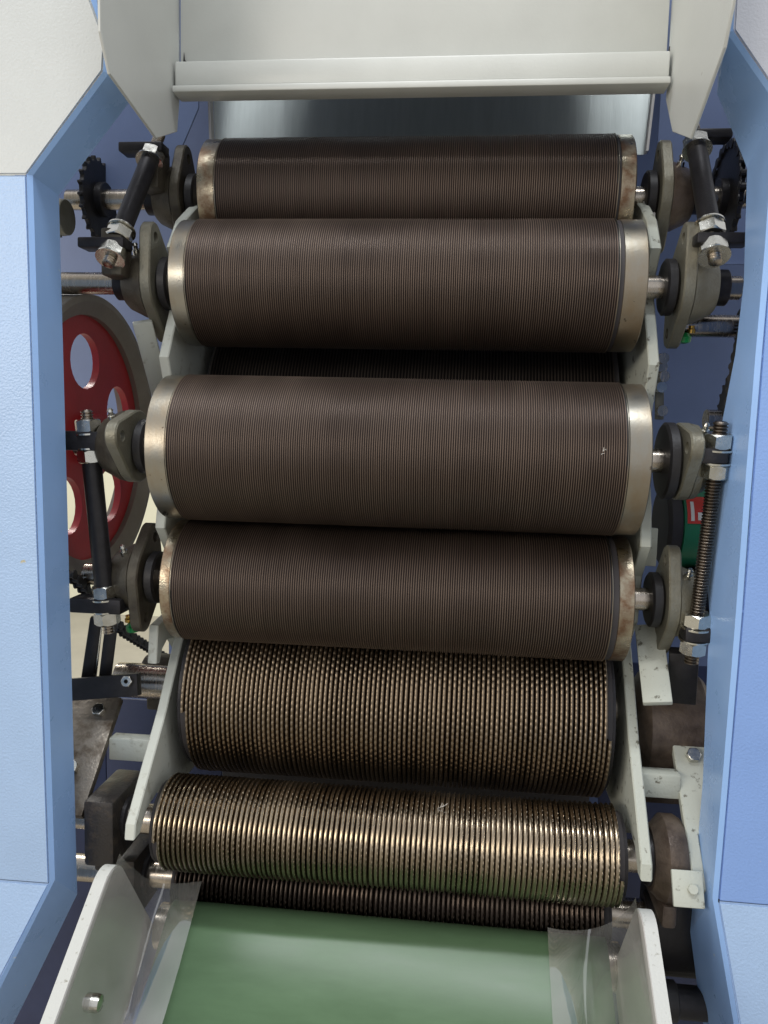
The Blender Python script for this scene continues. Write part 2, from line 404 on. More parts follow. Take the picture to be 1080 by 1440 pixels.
mobj('upper_panel', panel([(-0.75, YF, 0.2608), (-0.349-d, YF, 0.2588), (-0.272-d, YF+0.0, 0.352), (-0.270-d, YF, 0.380), (-0.283-d, YF, 0.414), (-0.30-d, YF+0.03, 0.62), (-0.75, YF+0.03, 0.62)]), MT['white_ham'], cl)
mobj('front_panel', panel([(-0.75, YF, -0.4595), (-0.339-d, YF, -0.4560), (-0.345-d, YF, -0.05), (-0.349-d, YF, 0.2585), (-0.75, YF, 0.2605)]), MT['pale_blue'], cl)
mobj('lower_panel', panel([(-0.75, YF-0.06, -0.75), (-0.47-d, YF-0.06, -0.75), (-0.384-d, YF-0.02, -0.553), (-0.339-d, YF-0.0, -0.4565), (-0.75, YF-0.0, -0.460)]), MT['pale_blue'], cl)

cr_ = empty('side_cabinet', (0.5, -0.1, -1.198), 'bright blue cabinet at the right edge with a kinked inner flange', 'cabinet', 'blue cabinets flanking the rollers')
YR = -0.10
fr_ = [(0.285, YR, 0.62), (0.287, YR, 0.376), (0.331, YR, 0.318), (0.3315, YR, 0.20), (0.330, YR, 0.099), (0.329, YR, -0.03), (0.329, YR, -0.134), (0.3275, YR, -0.30), (0.326, YR, -0.417), (0.350, YR-0.02, -0.543), (0.40, YR-0.05, -0.75)]
br_ = [(0.286, -0.07, 0.60), (0.300, -0.03, 0.352), (0.334, -0.024, 0.285), (0.3345, -0.036, 0.175), (0.333, -0.030, 0.107), (0.330, 0.032, -0.069), (0.330, -0.014, -0.154), (0.330, -0.030, -0.33), (0.330, -0.022, -0.50), (0.350, -0.012, -0.60), (0.40, -0.05, -0.79)]
mobj('return_flange', strip(fr_, br_, 0.004, 1), MT['blue'], cr_, ang=14)
mobj('upper_panel', panel([(0.75, YR, 0.3205), (0.75, YR+0.02, 0.62), (0.285+d, YR, 0.62), (0.287+d, YR, 0.377), (0.331+d, YR, 0.3180)]), MT['grey_top'], cr_)
mobj('front_panel', panel([(0.75, YR, -0.4195), (0.75, YR, 0.320), (0.331+d, YR, 0.3175), (0.330+d, YR, 0.099), (0.329+d, YR, -0.134), (0.326+d, YR, -0.4180)]), MT['lilac'], cr_)
mobj('lower_panel', panel([(0.75, YR-0.05, -0.75), (0.75, YR, -0.420), (0.326+d, YR, -0.4185), (0.350+d, YR-0.02, -0.543), (0.40+d, YR-0.05, -0.75)]), MT['pale_blue'], cr_)

# ------------------------------------------------------------------ hopper chute at the top
hp = empty('hopper_chute', (0, 0.06, 0.38), 'pale grey sheet metal chute with a lipped lower edge above the top roller', 'chute')
mobj('back_panel', box(-0.2545, 0.266, 0.040, 0.043, 0.415, 0.80, 0.001), MT['grey_paint'], hp)
lip = mobj('lip', box(-0.2535, 0.2655, 0.020, 0.0395, 0.3885, 0.4145, 0.002), MT['grey_paint'], hp)
mobj('lip_flange', box(-0.2535, 0.2655, 0.012, 0.0395, 0.3795, 0.3865, 0.0015), MT['grey_paint'], lip)
sl = mobj('side_plate', prism([(0.044, 0.80), (0.044, 0.386), (0.036, 0.347), (-0.024, 0.319), (-0.132, 0.337), (-0.150, 0.365), (-0.155, 0.80)], -0.2595, -0.2565, putX, ch=0.0007), MT['grey_paint'], hp)
sr = mobj('side_plate', prism([(0.044, 0.80), (0.044, 0.375), (0.006, 0.330), (-0.067, 0.298), (-0.155, 0.338), (-0.175, 0.37), (-0.175, 0.80)], 0.2685, 0.2715, putX, ch=0.0007), MT['grey_paint'], hp)
q = U(938, 74, 'Y', 0.0385)
mobj('corner_gap', prism([(q.x-0.002, q.z-0.010), (q.x+0.004, q.z-0.009), (q.x+0.0055, q.z+0.009), (q.x+0.002, q.z+0.006)], 0.0385, 0.0398, putY, ch=0.0003), MT['rubber'], hp)
q = U(261, 84, 'Y', 0.0385)
mobj('corner_gap', prism([(q.x-0.003, q.z-0.003), (q.x+0.004, q.z-0.004), (q.x-0.001, q.z), (q.x-0.002, q.z+0.008)], 0.0385, 0.0398, putY, ch=0.0003), MT['rubber'], hp)

hood = empty('stainless_hood', (0, 0.2, 0.40), 'dark reflective stainless sheet between chute lip and top roller', 'hood')
V = []; F = []
brk = [(-1, 0.0), (-0.76, 0.0), (-0.66, -0.0012), (0.74, -0.0012), (0.84, 0.0), (1, 0.0)]          # faintly raised middle
for back in (0, 0.003):
    for z_, xa, xb, y_ in ((0.372, -0.266, 0.279, 0.20), (0.55, -0.284, 0.296, 0.235)):
        for f_, dy in brk: V.append(((xa+xb)/2+f_*(xb-xa)/2, y_+dy+back, z_))
for i in range(5):
    F.append((i, i+1, 6+i+1, 6+i)); F.append((18+i, 18+i+1, 12+i+1, 12+i))
    F.append((i+1, i, 12+i, 12+i+1)); F.append((6+i, 6+i+1, 18+i+1, 18+i))
F += [(0, 6, 18, 12), (11, 5, 17, 23)]
mobj('sheet', pyd(V, F), MT['sheet'], hood, smooth=False)
for s, xa, xb in ((-1, -0.266, -0.284), (1, 0.279, 0.296)):
    me = pyd([(xa, 0.186, 0.372), (xa+s*0.003, 0.186, 0.372), (xb+s*0.003, 0.22, 0.55), (xb, 0.22, 0.55), (xa, 0.199, 0.372), (xa+s*0.003, 0.199, 0.372), (xb+s*0.003, 0.2335, 0.55), (xb, 0.2335, 0.55)],
             [(0, 1, 2, 3), (7, 6, 5, 4), (0, 3, 7, 4), (1, 5, 6, 2), (0, 4, 5, 1), (3, 2, 6, 7)])
    bm = bmesh.new(); bm.from_mesh(me); me = from_bm(bm)
    mobj('edge_strip', me, MT['guard'], hood, smooth=False)

# ------------------------------------------------------------------ side frames
def side_frame(s, label):
    fr = empty('machine_upright', (s*0.268, 0.1, -0.42), label, 'upright', 'painted uprights of the machine')
    poly = [(-0.078, -0.416), (-0.075, -0.400), (-0.030, -0.352), (0.015, -0.305), (0.060, -0.246), (0.085, -0.215), (0.055, -0.185), (0.045, -0.13), (0.010, -0.092),
            (0.020, -0.05), (0.045, 0.0), (0.045, 0.05), (0.022, 0.10), (0.045, 0.14), (0.075, 0.19), (0.045, 0.225), (0.075, 0.262), (0.115, 0.287), (0.165, 0.31),
            (0.21, 0.33), (0.38, 0.33), (0.40, -0.416), (0.02, -0.416), (0.0, -0.39), (-0.045, -0.398), (-0.064, -0.416)]
    mobj('plate', prism(poly, s*0.262, s*0.2735, putX, ch=0.0012), MT['frame_paint'] if s < 0 else MT['frame_dirty'], fr)
    # inclined mounting plate and the bar that ties it to the frame
    e = Vector((0, -0.723, -0.691)); nrm = Vector((0, -0.691, 0.723)); X = Vector((1, 0, 0))
    c = Vector((-0.3775, 0.006, -0.362)) if s < 0 else Vector((0.3735, 0.038, -0.389))
    pm = MT['plate_steel'] if s < 0 else MT['frame_dirty']
    if s < 0:
        mp_ = mobj('mounting_plate', obox(c, X, e, nrm, 0.085, 0.145, 0.010), pm, fr)
    else:
        c = Vector((0.340, -0.005, -0.3695))
        out = [(0.3165, -0.076), (0.366, -0.076), (0.366, 0.026), (0.3292, 0.030), (0.3292, 0.086), (0.3165, 0.086)]
        mp_ = mobj('mounting_plate', prism(out, -0.005, 0.005, lambda u, v, t: Vector((u, c.y, c.z))+e*v+nrm*t, ch=0.0012), pm, fr)
    for k, (dx, de) in enumerate(((0.022, -0.052), (0.014, 0.020)) if s < 0 else ((0.004, -0.055), (-0.010, -0.012))):
        b = c-X*(s*dx)+e*de+nrm*0.009
        mobj('bolt', nut_mesh(b, nrm, 0.014, 0.008, 0.0001, rot=k*0.4), MT['zinc'], mp_)
    mobj('tie_bar', obox((-0.3045 if s < 0 else 0.2955, 0.030 if s < 0 else 0.012, -0.360 if s < 0 else -0.352), X, (0, 1, 0), (0, 0, 1), 0.062 if s < 0 else 0.0435, 0.02, 0.027, 0.002), MT['frame_paint'] if s < 0 else MT['frame_dirty'], fr)
    return fr
fL = side_frame(-1, 'light grey steel upright at the left ends of the rollers, with a raw steel plate')
fR = side_frame(1, 'scuffed cream steel upright at the right ends of the rollers')
def bar(p0, p1, wdt, thk, nrm):
    p0, p1 = Vector(p0), Vector(p1); a = (p1-p0).normalized(); n = Vector(nrm); n = (n-a*n.dot(a)).normalized(); b = a.cross(n)
    return obox((p0+p1)/2, a, b, n, (p1-p0).length, wdt, thk)
mobj('brace', bar(U(200, 452, 'X', -0.30), U(232, 575, 'X', -0.30), 0.022, 0.008, (0.3, -1, 0)), MT['frame_paint'], fL)
mobj('brace', bar(U(237, 560, 'X', -0.276), U(252, 455, 'X', -0.276), 0.017, 0.007, (0.2, -1, 0)), MT['frame_paint'], fL)
mobj('brace', bar(U(906, 480, 'X', 0.274), U(906, 565, 'X', 0.274), 0.022, 0.008, (-0.2, -1, 0)), MT['frame_dirty'], fR)
mobj('brace', bar(U(912, 282, 'X', 0.276), U(916, 352, 'X', 0.276), 0.013, 0.010, (-0.2, -1, 0)), MT['guard'], fR)
mobj('brace', bar(U(912, 880, 'X', 0.285), U(925, 990, 'X', 0.285), 0.030, 0.009, (-0.2, -1, 0.2)), MT['frame_dirty'], fR)
mobj('brace', bar(U(908, 742, 'X', 0.276), U(905, 795, 'X', 0.276), 0.026, 0.009, (-0.2, -1, 0.2)), MT['frame_dirty'], fR)
# curved hook of the left frame below the fourth roller
c0 = U(226, 905, 'X', -0.285)
hook = [(c0.y-0.03, c0.z+0.03), (c0.y-0.036, c0.z-0.014), (c0.y-0.026, c0.z-0.016), (c0.y-0.018, c0.z-0.002), (c0.y-0.002, c0.z+0.006), (c0.y+0.02, c0.z+0.002), (c0.y+0.045, c0.z-0.02), (c0.y+0.05, c0.z+0.04)]
mobj('hook', prism(hook, -0.276, -0.287, putX, ch=0.001), MT['frame_paint'], fL)

# ------------------------------------------------------------------ rollers
def card_roller(y, z, r, turns, label, ringL, ringR, rmat, gap=0.0, shaft=(0.40, 0.40), segs=144):
    t = empty('carding_roller', (0, y, z), label, 'roller', 'carding rollers')
    xl, xr = -0.25+ringL, 0.25-ringR
    dp = 0.0014
    cell = [(0.0, r-dp), (0.30, r-dp), (0.44, r), (0.66, r)]
    me = ridged(xl, xr-gap, turns, cell, segs, jit=0.035, rj=0.00004, seed=turns)
    me.transform(Matrix.Translation((0, y, z)))
    wm = wire_mat('card wire', S(48, 39, 36), S(110, 94, 82), 0.44, 0.62, r-dp*0.7, r, 0.35)
    o = mobj('card_clothing', me, wm, t, smooth=False); o['kind'] = 'stuff'
    mobj('core', lathe((xl, y, z), (1, 0, 0), [(0, r-dp-0.0004), (xr-xl, r-dp-0.0004)], 96), MT['dark_in'], t)
    rr = r-0.0012
    for s, x0, x1 in ((-1, -0.25, xl), (1, xr, 0.25)):
        a = x0 if s < 0 else x1; L_ = abs(x1-x0)
        ring = mobj('end_ring', lathe((a, y, z), (-s, 0, 0), [(0.004, r*0.80), (0.004, r*0.86), (0, rr-0.004), (0, rr-0.0018), (0.0012, rr), (L_-0.0006, rr), (L_, rr-0.0008)], 128), rmat, t)
        mobj('end_disc', lathe((a, y, z), (-s, 0, 0), [(0.006, 0.02), (0.0055, r*0.82)], 64, caps=False), MT['dark_in'], ring)
        # last turn of wire, bare and bright, tied down beside the ring
        xe = xl+0.0012 if s < 0 else xr-gap-0.0008
        mobj('end_wire', lathe((xe-0.0007, y, z), (1, 0, 0), [(0, r-0.001), (0.0003, r+0.0003), (0.0009, r+0.0003), (0.0013, r-0.001)], 128, caps=False), MT['ring'], t)
        mobj('shaft', cyl((s*0.244, y, z), (s*shaft[0 if s < 0 else 1], y, z), 0.0125), MT['steel'], t)
    return t
R1 = card_roller(0.145, 0.305, 0.0692, 186, 'topmost dark carding roller, tucked behind the second roller under the chute', 0.021, 0.017, MT['ring_rust'], 0.002, (0.44, 0.42))
R2 = card_roller(0.056, 0.186, 0.0705, 194, 'second carding roller from the top, with bare steel rings', 0.018, 0.024, MT['ring'], 0.004, (0.43, 0.36))
R3 = card_roller(0.0, 0.0, 0.0795, 204, 'largest and nearest carding roller, third from the top, with wide steel rings', 0.022, 0.022, MT['ring'], 0.0, (0.36, 0.35))
R4 = card_roller(0.028, -0.152, 0.0692, 190, 'fourth carding roller from the top, narrow rings, touching the coarse toothed rollers below', 0.012, 0.016, MT['ring_rust'], 0.006, (0.365, 0.35))

# main cylinder behind them
mc = empty('main_cylinder', (0, 0.285, 0.0), 'big dark cylinder behind the carding rollers, seen in the gap between second and third', 'cylinder')
me = ridged(-0.25, 0.25, 130, [(0, 0.184), (0.3, 0.184), (0.45, 0.186), (0.65, 0.186)], 128); me.transform(Matrix.Translation((0, 0.285, 0)))
o = mobj('card_clothing', me, wire_mat('cylinder wire', S(28, 24, 24), S(84, 76, 70), 0.45, 0.6, 0.1845, 0.186), mc, smooth=False); o['kind'] = 'stuff'
mobj('drum', lathe((-0.252, 0.285, 0), (1, 0, 0), [(0, 0.02), (0, 0.180), (0.504, 0.180), (0.504, 0.02)], 96), MT['dark_in'], mc)

def saw(th, k, teeth, sh, h, r0):
    ph = ((th/(2*PI)+k)*(teeth+sh)) % 1.0
    return r0+h*np.where(ph < 0.55, 1.0, np.where(ph < 0.80, 1-(ph-0.55)/0.25*0.85, 0.15+(ph-0.80)/0.20*0.85))
# breast roller with coarse saw-tooth wire
def toothed_roller(y, z, r, x0, x1, turns, teeth, segs, label, style, shaft, wcol=None):
    t = empty('toothed_roller', (0, y, z), label, 'roller', 'coarse saw toothed feed rollers')
    if style == 'breast':
        h = 0.0013
        f = lambda th, k: saw(th, k, teeth, 0.46, h, r-h)
        g = lambda th, k: saw(th, k, teeth, 0.46, h*0.5, r-h-0.0012)
        cell = [(0.0, r-0.0065), (0.22, r-0.0065), (0.27, g), (0.42, f), (0.78, f), (0.95, g)]
        wm = wire_mat('breast wire', S(36, 29, 25), S(150, 134, 114), 0.36, 1.0, r-0.006, r-0.0022, 0.35)
    else:
        h = 0.0019
        f = lambda th, k: saw(th, k, teeth, 0.46, h, r-h)
        cell = [(0.0, r-0.0065), (0.13, r-0.0065), (0.18, r-h-0.0005), (0.42, r-h+0.0001), (0.72, r-h-0.0003), (0.77, f), (0.85, f), (0.90, r-h-0.0008)]
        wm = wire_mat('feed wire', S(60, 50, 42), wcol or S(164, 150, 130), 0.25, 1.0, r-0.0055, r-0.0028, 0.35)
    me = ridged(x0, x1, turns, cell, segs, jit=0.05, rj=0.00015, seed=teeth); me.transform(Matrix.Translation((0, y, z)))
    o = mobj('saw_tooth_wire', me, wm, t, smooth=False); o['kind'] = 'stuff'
    mobj('drum', lathe((x0-0.001, y, z), (1, 0, 0), [(0, 0.02), (0, r-0.008), (0.001, r-0.0076), (x1-x0+0.001, r-0.0076), (x1-x0+0.002, r-0.008), (x1-x0+0.002, 0.02)], 96), MT['dark_in'], t)
    for s in (-1, 1):
        a = x0-0.001 if s < 0 else x1+0.001
        mobj('end_plate', lathe((a, y, z), (s, 0, 0), [(0, r-0.010), (0.0, r-0.0075), (0.003, r-0.008), (0.003, 0.02)], 96), MT['black'], t)
        mobj('shaft', cyl((s*0.235, y, z), (s*shaft, y, z), 0.0165 if style != 'breast' else 0.022), MT['steel'], t)
    return t
R5 = toothed_roller(0.102, -0.302, 0.103, -0.2425, 0.2425, 90, 84, 420, 'wide saw toothed roller set back under the fourth carding roller', 'breast', 0.36)
R6 = toothed_roller(-0.015, -0.424, 0.0523, -0.25, 0.25, 90, 50, 250, 'shiny bronze coloured saw toothed feed roller above the green belt', 'feed', 0.40)
R7 = toothed_roller(0.047, -0.527, 0.0523, -0.25, 0.25, 90, 50, 250, 'shaded saw toothed roller beneath the shiny feed roller, half hidden by the belt', 'feed', 0.40, S(48, 43, 40))  # wire colour darkened to stand in for the shade under the feed roller

# ------------------------------------------------------------------ bearings
def rhomb(cy, cz, tilt, R=0.040, lobe=0.0165, span=0.047, n=10):
    """outline of a two-bolt flange in YZ"""
    pts = []
    al = math.acos((R-lobe)/span)          # tangent angle
    def arc(ox, oy, rad, a0, a1, m):
        for i in range(m+1):
            a = a0+(a1-a0)*i/m; pts.append((ox+rad*math.cos(a), oy+rad*math.sin(a)))
    hpi = PI/2
    arc(0, span, lobe, hpi-al, hpi+al, n)
    arc(0, 0, R, hpi+al, 3*hpi-al, 6)
    arc(0, -span, lobe, 3*hpi-al, 3*hpi+al, n)
    arc(0, 0, R, 3*hpi+al, 5*hpi-al, 6)
    out = []
    ca, sa = math.cos(tilt), math.sin(tilt)
    for u, v in pts:
        p = (cy+u*ca-v*sa, cz+u*sa+v*ca)
        if not out or (Vector(p)-Vector(out[-1])).length > 1e-4: out.append(p)
    if (Vector(out[0])-Vector(out[-1])).length < 1e-4: out.pop()
    return out
def bearing(s, y, z, tilt, label, m, hubm, x0=0.281, R=0.040, span=0.047, hub_len=0.040, cover=0.030):
    t = empty('flange_bearing', (s*x0, y, z), label, 'bearing', 'two bolt flange bearings of the carding rollers')
    ca, sa = math.cos(tilt), math.sin(tilt)
    hl = [circ(y-sa*k*span, z+ca*k*span, 0.0062, 14) for k in (-1, 1)]
    hl.append(circ(y, z, 0.024, 28))
    fl_ = mobj('flange', prism(rhomb(y, z, tilt, R, 0.0165, span), s*x0, s*(x0+0.013), putX, holes=hl, ch=0.0016), m, t)
    mobj('rim', lathe((s*x0, y, z), (s, 0, 0), [(0.0128, R*0.99), (0.020, R*0.95), (hub_len*0.6, R*0.90), (hub_len*0.9, R*0.76), (hub_len, R*0.66), (hub_len, 0.020)], 56), hubm, t)
    mobj('race', lathe((s*(x0-0.004), y, z), (s, 0, 0), [(0, 0.013), (0, 0.019), (0.004, 0.0235), (0.010, 0.0235)], 40), MT['black'], t)
    mobj('dust_cover', lathe((s*(x0-0.0135), y, z), (s, 0, 0), [(0, 0.013), (0, cover-0.003), (0.002, cover), (0.010, cover), (0.0128, cover-0.004)], 48), MT['rubber'], t)
    mobj('lock_collar', lathe((s*(x0+hub_len), y, z), (s, 0, 0), [(-0.002, 0.019), (0.013, 0.019), (0.0142, 0.0175), (0.0142, 0.012)], 36), MT['black'], t)
    nb = Vector((s*(x0+0.022), y-0.022, z+0.030))
    mobj('grease_nipple', lathe(nb, (0, -0.55, 0.83), [(-0.004, 0.0042), (0.004, 0.0042), (0.0045, 0.0025), (0.008, 0.0025), (0.0095, 0.0034), (0.012, 0.002)], 14), MT['zinc'], t)
    return t
C, D, B = MT['cast'], MT['cast_dark'], MT['cast_brown']
bearing(-1, 0.145, 0.305, 0.08, 'dark bearing at the left end of the topmost carding roller', D, D)
bearing(1, 0.145, 0.305, 0.05, 'olive grey bearing at the right end of the topmost carding roller', C, B, x0=0.284)
bearing(-1, 0.056, 0.186, 0.42, 'grey bearing at the left end of the second carding roller', C, D, span=0.052)
bearing(1, 0.056, 0.186, 0.48, 'olive grey bearing at the right end of the second carding roller', C, C, x0=0.292, span=0.052)
bearing(-1, 0.0, 0.0, 1.32, 'grey bearing at the left end of the largest carding roller', C, D, x0=0.286)
bearing(1, 0.0, 0.0, 1.25, 'olive grey bearing at the right end of the largest carding roller', C, C, x0=0.289, cover=0.040, hub_len=0.032)
bearing(-1, 0.028, -0.152, -0.30, 'dark grey bearing at the left end of the fourth carding roller', D, D, x0=0.286)
bearing(1, 0.028, -0.152, 0.25, 'olive grey bearing at the right end of the fourth carding roller', C, C, x0=0.290)

# pillow housings of the toothed rollers
def housing(s, y, z, r, x0, x1, label, m, block=False):
    t = empty('bearing_housing', (s*x0, y, z-r), label, 'housing', 'round bearing housings of the toothed rollers')
    if block: mobj('block', box(min(s*x0, s*x1), max(s*x0, s*x1), y-r, y+r*1.2, z-r, z+r*0.9, 0.0045, 2), m, t)
    else: mobj('barrel', lathe((s*x0, y, z), (s, 0, 0), [(0, 0.018), (0, r*0.72), (0.004, r*0.80), (0.012, r), (x1-x0-0.006, r), (x1-x0, r*0.92), (x1-x0, 0.018)], 56), m, t)
    mobj('cap', lathe((s*(x0-0.006), y, z), (s, 0, 0), [(0, 0.0175), (0, r*0.55), (0.002, r*0.62), (0.007, r*0.62)], 48), MT['black'], t)
    mobj('foot', box(min(s*x0, s*x1)+0.008, max(s*x0, s*x1)-0.008, y-r*0.8, y+r*1.1, z-r*1.25, z-r*0.7, 0.004), m, t)
    for k in (-1, 1):
        b = Vector((s*(x0+x1)/2+0.006*s, y-r*0.62, z+r*0.62+0.006))
        if k > 0 and r > 0.05: mobj('bolt', nut_mesh(b, (0, -0.7, 0.72), 0.013, 0.008, 0.0001), MT['zinc'], t)
    return t
housing(-1, 0.122, -0.302, 0.030, 0.285, 0.33, 'dark round housing at the left end of the set back toothed roller', D)
housing(1, 0.102, -0.318, 0.062, 0.282, 0.362, 'dark brown round housing at the right end of the set back toothed roller', B)
housing(-1, -0.015, -0.424, 0.040, 0.296, 0.331, 'black oily housing at the left end of the shiny feed roller', MT['oily_black'], True)
housing(1, -0.015, -0.424, 0.046, 0.284, 0.3155, 'brown oily housing at the right end of the shiny feed roller', B)
housing(-1, 0.047, -0.527, 0.042, 0.298, 0.345, 'dark housing at the left end of the shaded lower feed roller', MT['oily_black'], True)
housing(1, 0.047, -0.527, 0.042, 0.303, 0.375, 'dark housing at the right end of the shaded lower feed roller', MT['rubber'], True)

# ------------------------------------------------------------------ adjusters: ears, rods, studs, nuts
def nut(t, p, axis, af=0.0255, h=0.0145, hole=0.0062, m='zinc', rot=0.2, washer=True):
    n = mobj('nut', nut_mesh(p, axis, af, h, hole, rot), MT[m], t)
    if washer:
        a = Vector(axis).normalized()
        mobj('washer', lathe(Vector(p)-a*(h/2+0.0022), a, [(0, 0.0055), (0, af*0.62), (0.0018, af*0.62), (0.0018, 0.0055)], 28), MT[m], n)
    return n
def adjuster(label, pa, pb, r, ears, nuts, threaded, stud=0.030, cheeks=()):
    """a rod from pa (top) to pb (bottom); ears: (point, half sizes); nuts: list of (fraction along rod)"""
    pa, pb = Vector(pa), Vector(pb); a = (pa-pb).normalized(); L_ = (pa-pb).length
    t = empty('adjusting_rod', pb, label, 'rod', 'adjusting rods between the bearings')
    if threaded:
        mobj('threaded_rod', thread(pb-a*stud, pa+a*stud, r), MT['rod_steel'], t)
    else:
        mobj('rod', cyl(pb+a*0.008, pa-a*0.008, r*1.6), MT['black'], t)
        mobj('stud', thread(pa-a*0.010, pa+a*stud, r), MT['steel'], t)
        mobj('stud', thread(pb-a*stud, pb+a*0.010, r), MT['steel'], t)
    for (p, x0, x1, hy, hz) in ears:
        p = Vector(p)
        mobj('ear', box(min(x0, x1), max(x0, x1), p.y-hy, p.y+hy, p.z-hz, p.z+hz, 0.002), MT['black'], t)
    for (x0, x1, y0, y1, z0, z1) in cheeks:
        mobj('cheek', box(min(x0, x1), max(x0, x1), y0, y1, z0, z1, 0.003), MT['cast_dark'], t)
    for (p, sgn) in nuts:
        nut(t, Vector(p), a*sgn, rot=random.random())
    return t
# left, between the two top rollers
pa, pb = U(216, 212, 'Y', 0.092), U(163, 344, 'Y', 0.004); a = (pa-pb).normalized()
adjuster('black rod slanting down between the two top bearings at left', pa, pb, 0.0066,
         [(pa+a*0.002, -0.345, -0.292, 0.013, 0.0055), (pb, -0.352, -0.300, 0.013, 0.0055)], [(pa-a*0.011, 1), (pb+a*0.013, -1), (pb-a*0.013, 1)], False, cheeks=[(-0.322, -0.298, 0.085, 0.125, 0.302, 0.352), (-0.330, -0.306, 0.0, 0.03, 0.185, 0.236)])
# right, between the two top rollers
pa, pb = U(978, 196, 'Y', 0.092), U(1001, 338, 'Y', 0.010); a = (pa-pb).normalized()
adjuster('black rod slanting down between the two top bearings at right', pa, pb, 0.0066,
         [(pa+a*0.004, 0.305, 0.350, 0.013, 0.005), (pb, 0.297, 0.350, 0.013, 0.0055)], [(pa-a*0.009, 1), (pb+a*0.012, -1), (pb-a*0.013, 1)], False)
pa, pb = U(126, 620, 'Y', -0.012), U(149, 850, 'Y', 0.0); a = (pa-pb).normalized()
adjuster('black rod with bright nuts between the third and fourth bearings at left', pa, pb, 0.0066,
         [(pa, -0.374, -0.318, 0.014, 0.0105), (pb, -0.365, -0.305, 0.013, 0.0085)], [(pa+a*0.0165, 1), (pa-a*0.0165, -1), (pb+a*0.0155, 1), (pb-a*0.0155, -1)], False, 0.034)
# right, third to fourth roller, threaded
pa, pb = U(1008, 641, 'Y', -0.040), U(977, 890, 'Y', -0.010); a = (pa-pb).normalized()
adjuster('long threaded rod with zinc nuts between the third and fourth bearings at right', pa, pb, 0.0074,
         [(pa, 0.300, 0.326, 0.014, 0.0075), (pb, 0.305, 0.355, 0.013, 0.0075)], [(pa+a*0.0150, 1), (pa-a*0.0150, -1), (pb+a*0.0155, 1), (pb-a*0.0150, -1)], True, 0.034)

# black forked links under the left rod
t = empty('tie_link', U(140, 965, 'Y', 0.06), 'pair of black upright bars beneath the left rod with a pale edge', 'link')
for (a0, a1) in (((136, 868), (121, 968)), ((158, 870), (146, 968))):
    mobj('side_bar', bar(U(a0[0], a0[1], 'Y', 0.05), U(a1[0], a1[1], 'Y', 0.05), 0.014, 0.010, (0.3, -1, 0)), MT['black'], t)
mobj('pale_edge', bar(U(143, 872, 'Y', 0.052), U(133, 962, 'Y', 0.052), 0.0032, 0.004, (0.3, -1, 0)), MT['zinc'], t)
t = empty('tie_link', U(960, 985, 'X', 0.335), 'black slanting link under the lower right nut', 'link')
mobj('side_bar', bar(U(962, 915, 'Y', 0.02), U(958, 985, 'Y', 0.04), 0.030, 0.014, (-0.2, -1, 0.3)), MT['black'], t)
mobj('bolt', nut_mesh(U(916, 955, 'X', 0.2935), (0.2, -1, 0.4), 0.018, 0.012, 0.0001), MT['cast_dark'], t)
# black cross bar with a bolt, left
t = empty('cross_bar', U(150, 965, 'Y', 0.03), 'short black cross bar with a socket bolt, left above the raw steel plate', 'bar')
mobj('bar', bar(U(95, 970, 'Y', 0.03), U(196, 962, 'Y', 0.03), 0.026, 0.012, (0, -1, 0.2)), MT['black'], t)
mobj('bolt', nut_mesh(U(179, 958, 'Y', 0.021), (0, -1, 0.25), 0.012, 0.008, 0.0025), MT['zinc'], t)

# grease caps
for (px, py, X, lab) in ((188, 879, -0.315, 'small green grease cap under the left bearing of the fourth roller'), (961, 473, 0.31, 'small green grease cap below the right bearing of the second roller')):
    p = U(px, py, 'X', X)
    t = empty('grease_cap', p, lab, 'cap', 'green grease caps')
    mobj('cap', lathe(p-Vector((0, 0, 0.008)), (0, -0.2, 1), [(0, 0.003), (0.002, 0.008), (0.008, 0.0085), (0.012, 0.005)], 20), MT['nipple_green'], t)
    mobj('nipple', lathe(p+Vector((0.008 if X > 0 else -0.006, 0, 0.004)), (0, -0.2, 1), [(0, 0.0045), (0.004, 0.0045), (0.005, 0.003), (0.008, 0.0035)], 16), MT['brass'], t)

# ------------------------------------------------------------------ sprockets, chains, pulley, motor
def sprocket_outline(r, teeth, h):
    pts = []
    for i in range(teeth):
        for f, k in ((0.0, 0), (0.22, 0.15), (0.36, 1), (0.50, 1), (0.64, 0.15), (0.86, 0)):
            a = 2*PI*(i+f)/teeth; pts.append(((r+h*k)*math.cos(a), (r+h*k)*math.sin(a)))
    return pts
def sprocket(x, y, z, r, teeth, label, shaft=None, m='black'):
    t = empty('chain_sprocket', (x, y, z), label, 'sprocket', 'chain sprockets')
    pts = [(y+u, z+v) for u, v in sprocket_outline(r, teeth, 0.0055)]
    g = mobj('gear', prism(pts, x-0.003, x+0.003, putX, ch=0.0006), MT[m], t)
    mobj('hub', lathe((x-0.012, y, z), (1, 0, 0), [(0, 0.013), (0, 0.02), (0.001, 0.021), (0.023, 0.021), (0.024, 0.02), (0.024, 0.013)], 32), MT[m], t)
    if shaft: mobj('shaft', cyl((shaft[0], y, z), (shaft[1], y, z), 0.0125), MT['steel'], t)
    return t
sprocket(-0.400, 0.145, 0.305, 0.046, 22, 'toothed sprocket on the shaft left of the topmost roller')
sprocket(-0.430, 0.10, 0.272, 0.018, 11, 'small grey sprocket below the top left shaft', m='cast')
sprocket(0.366, 0.145, 0.305, 0.054, 24, 'dark sprocket wrapped by a chain right of the topmost roller')
sprocket(0.376, 0.10, 0.045, 0.052, 26, 'large dark sprocket at the right, above the bearing of the largest roller', shaft=(0.345, 0.45))
sprocket(0.385, 0.09, 0.150, 0.022, 13, 'chain sprocket right of the second roller, behind its bearing', shaft=(0.30, 0.44))
_link = None
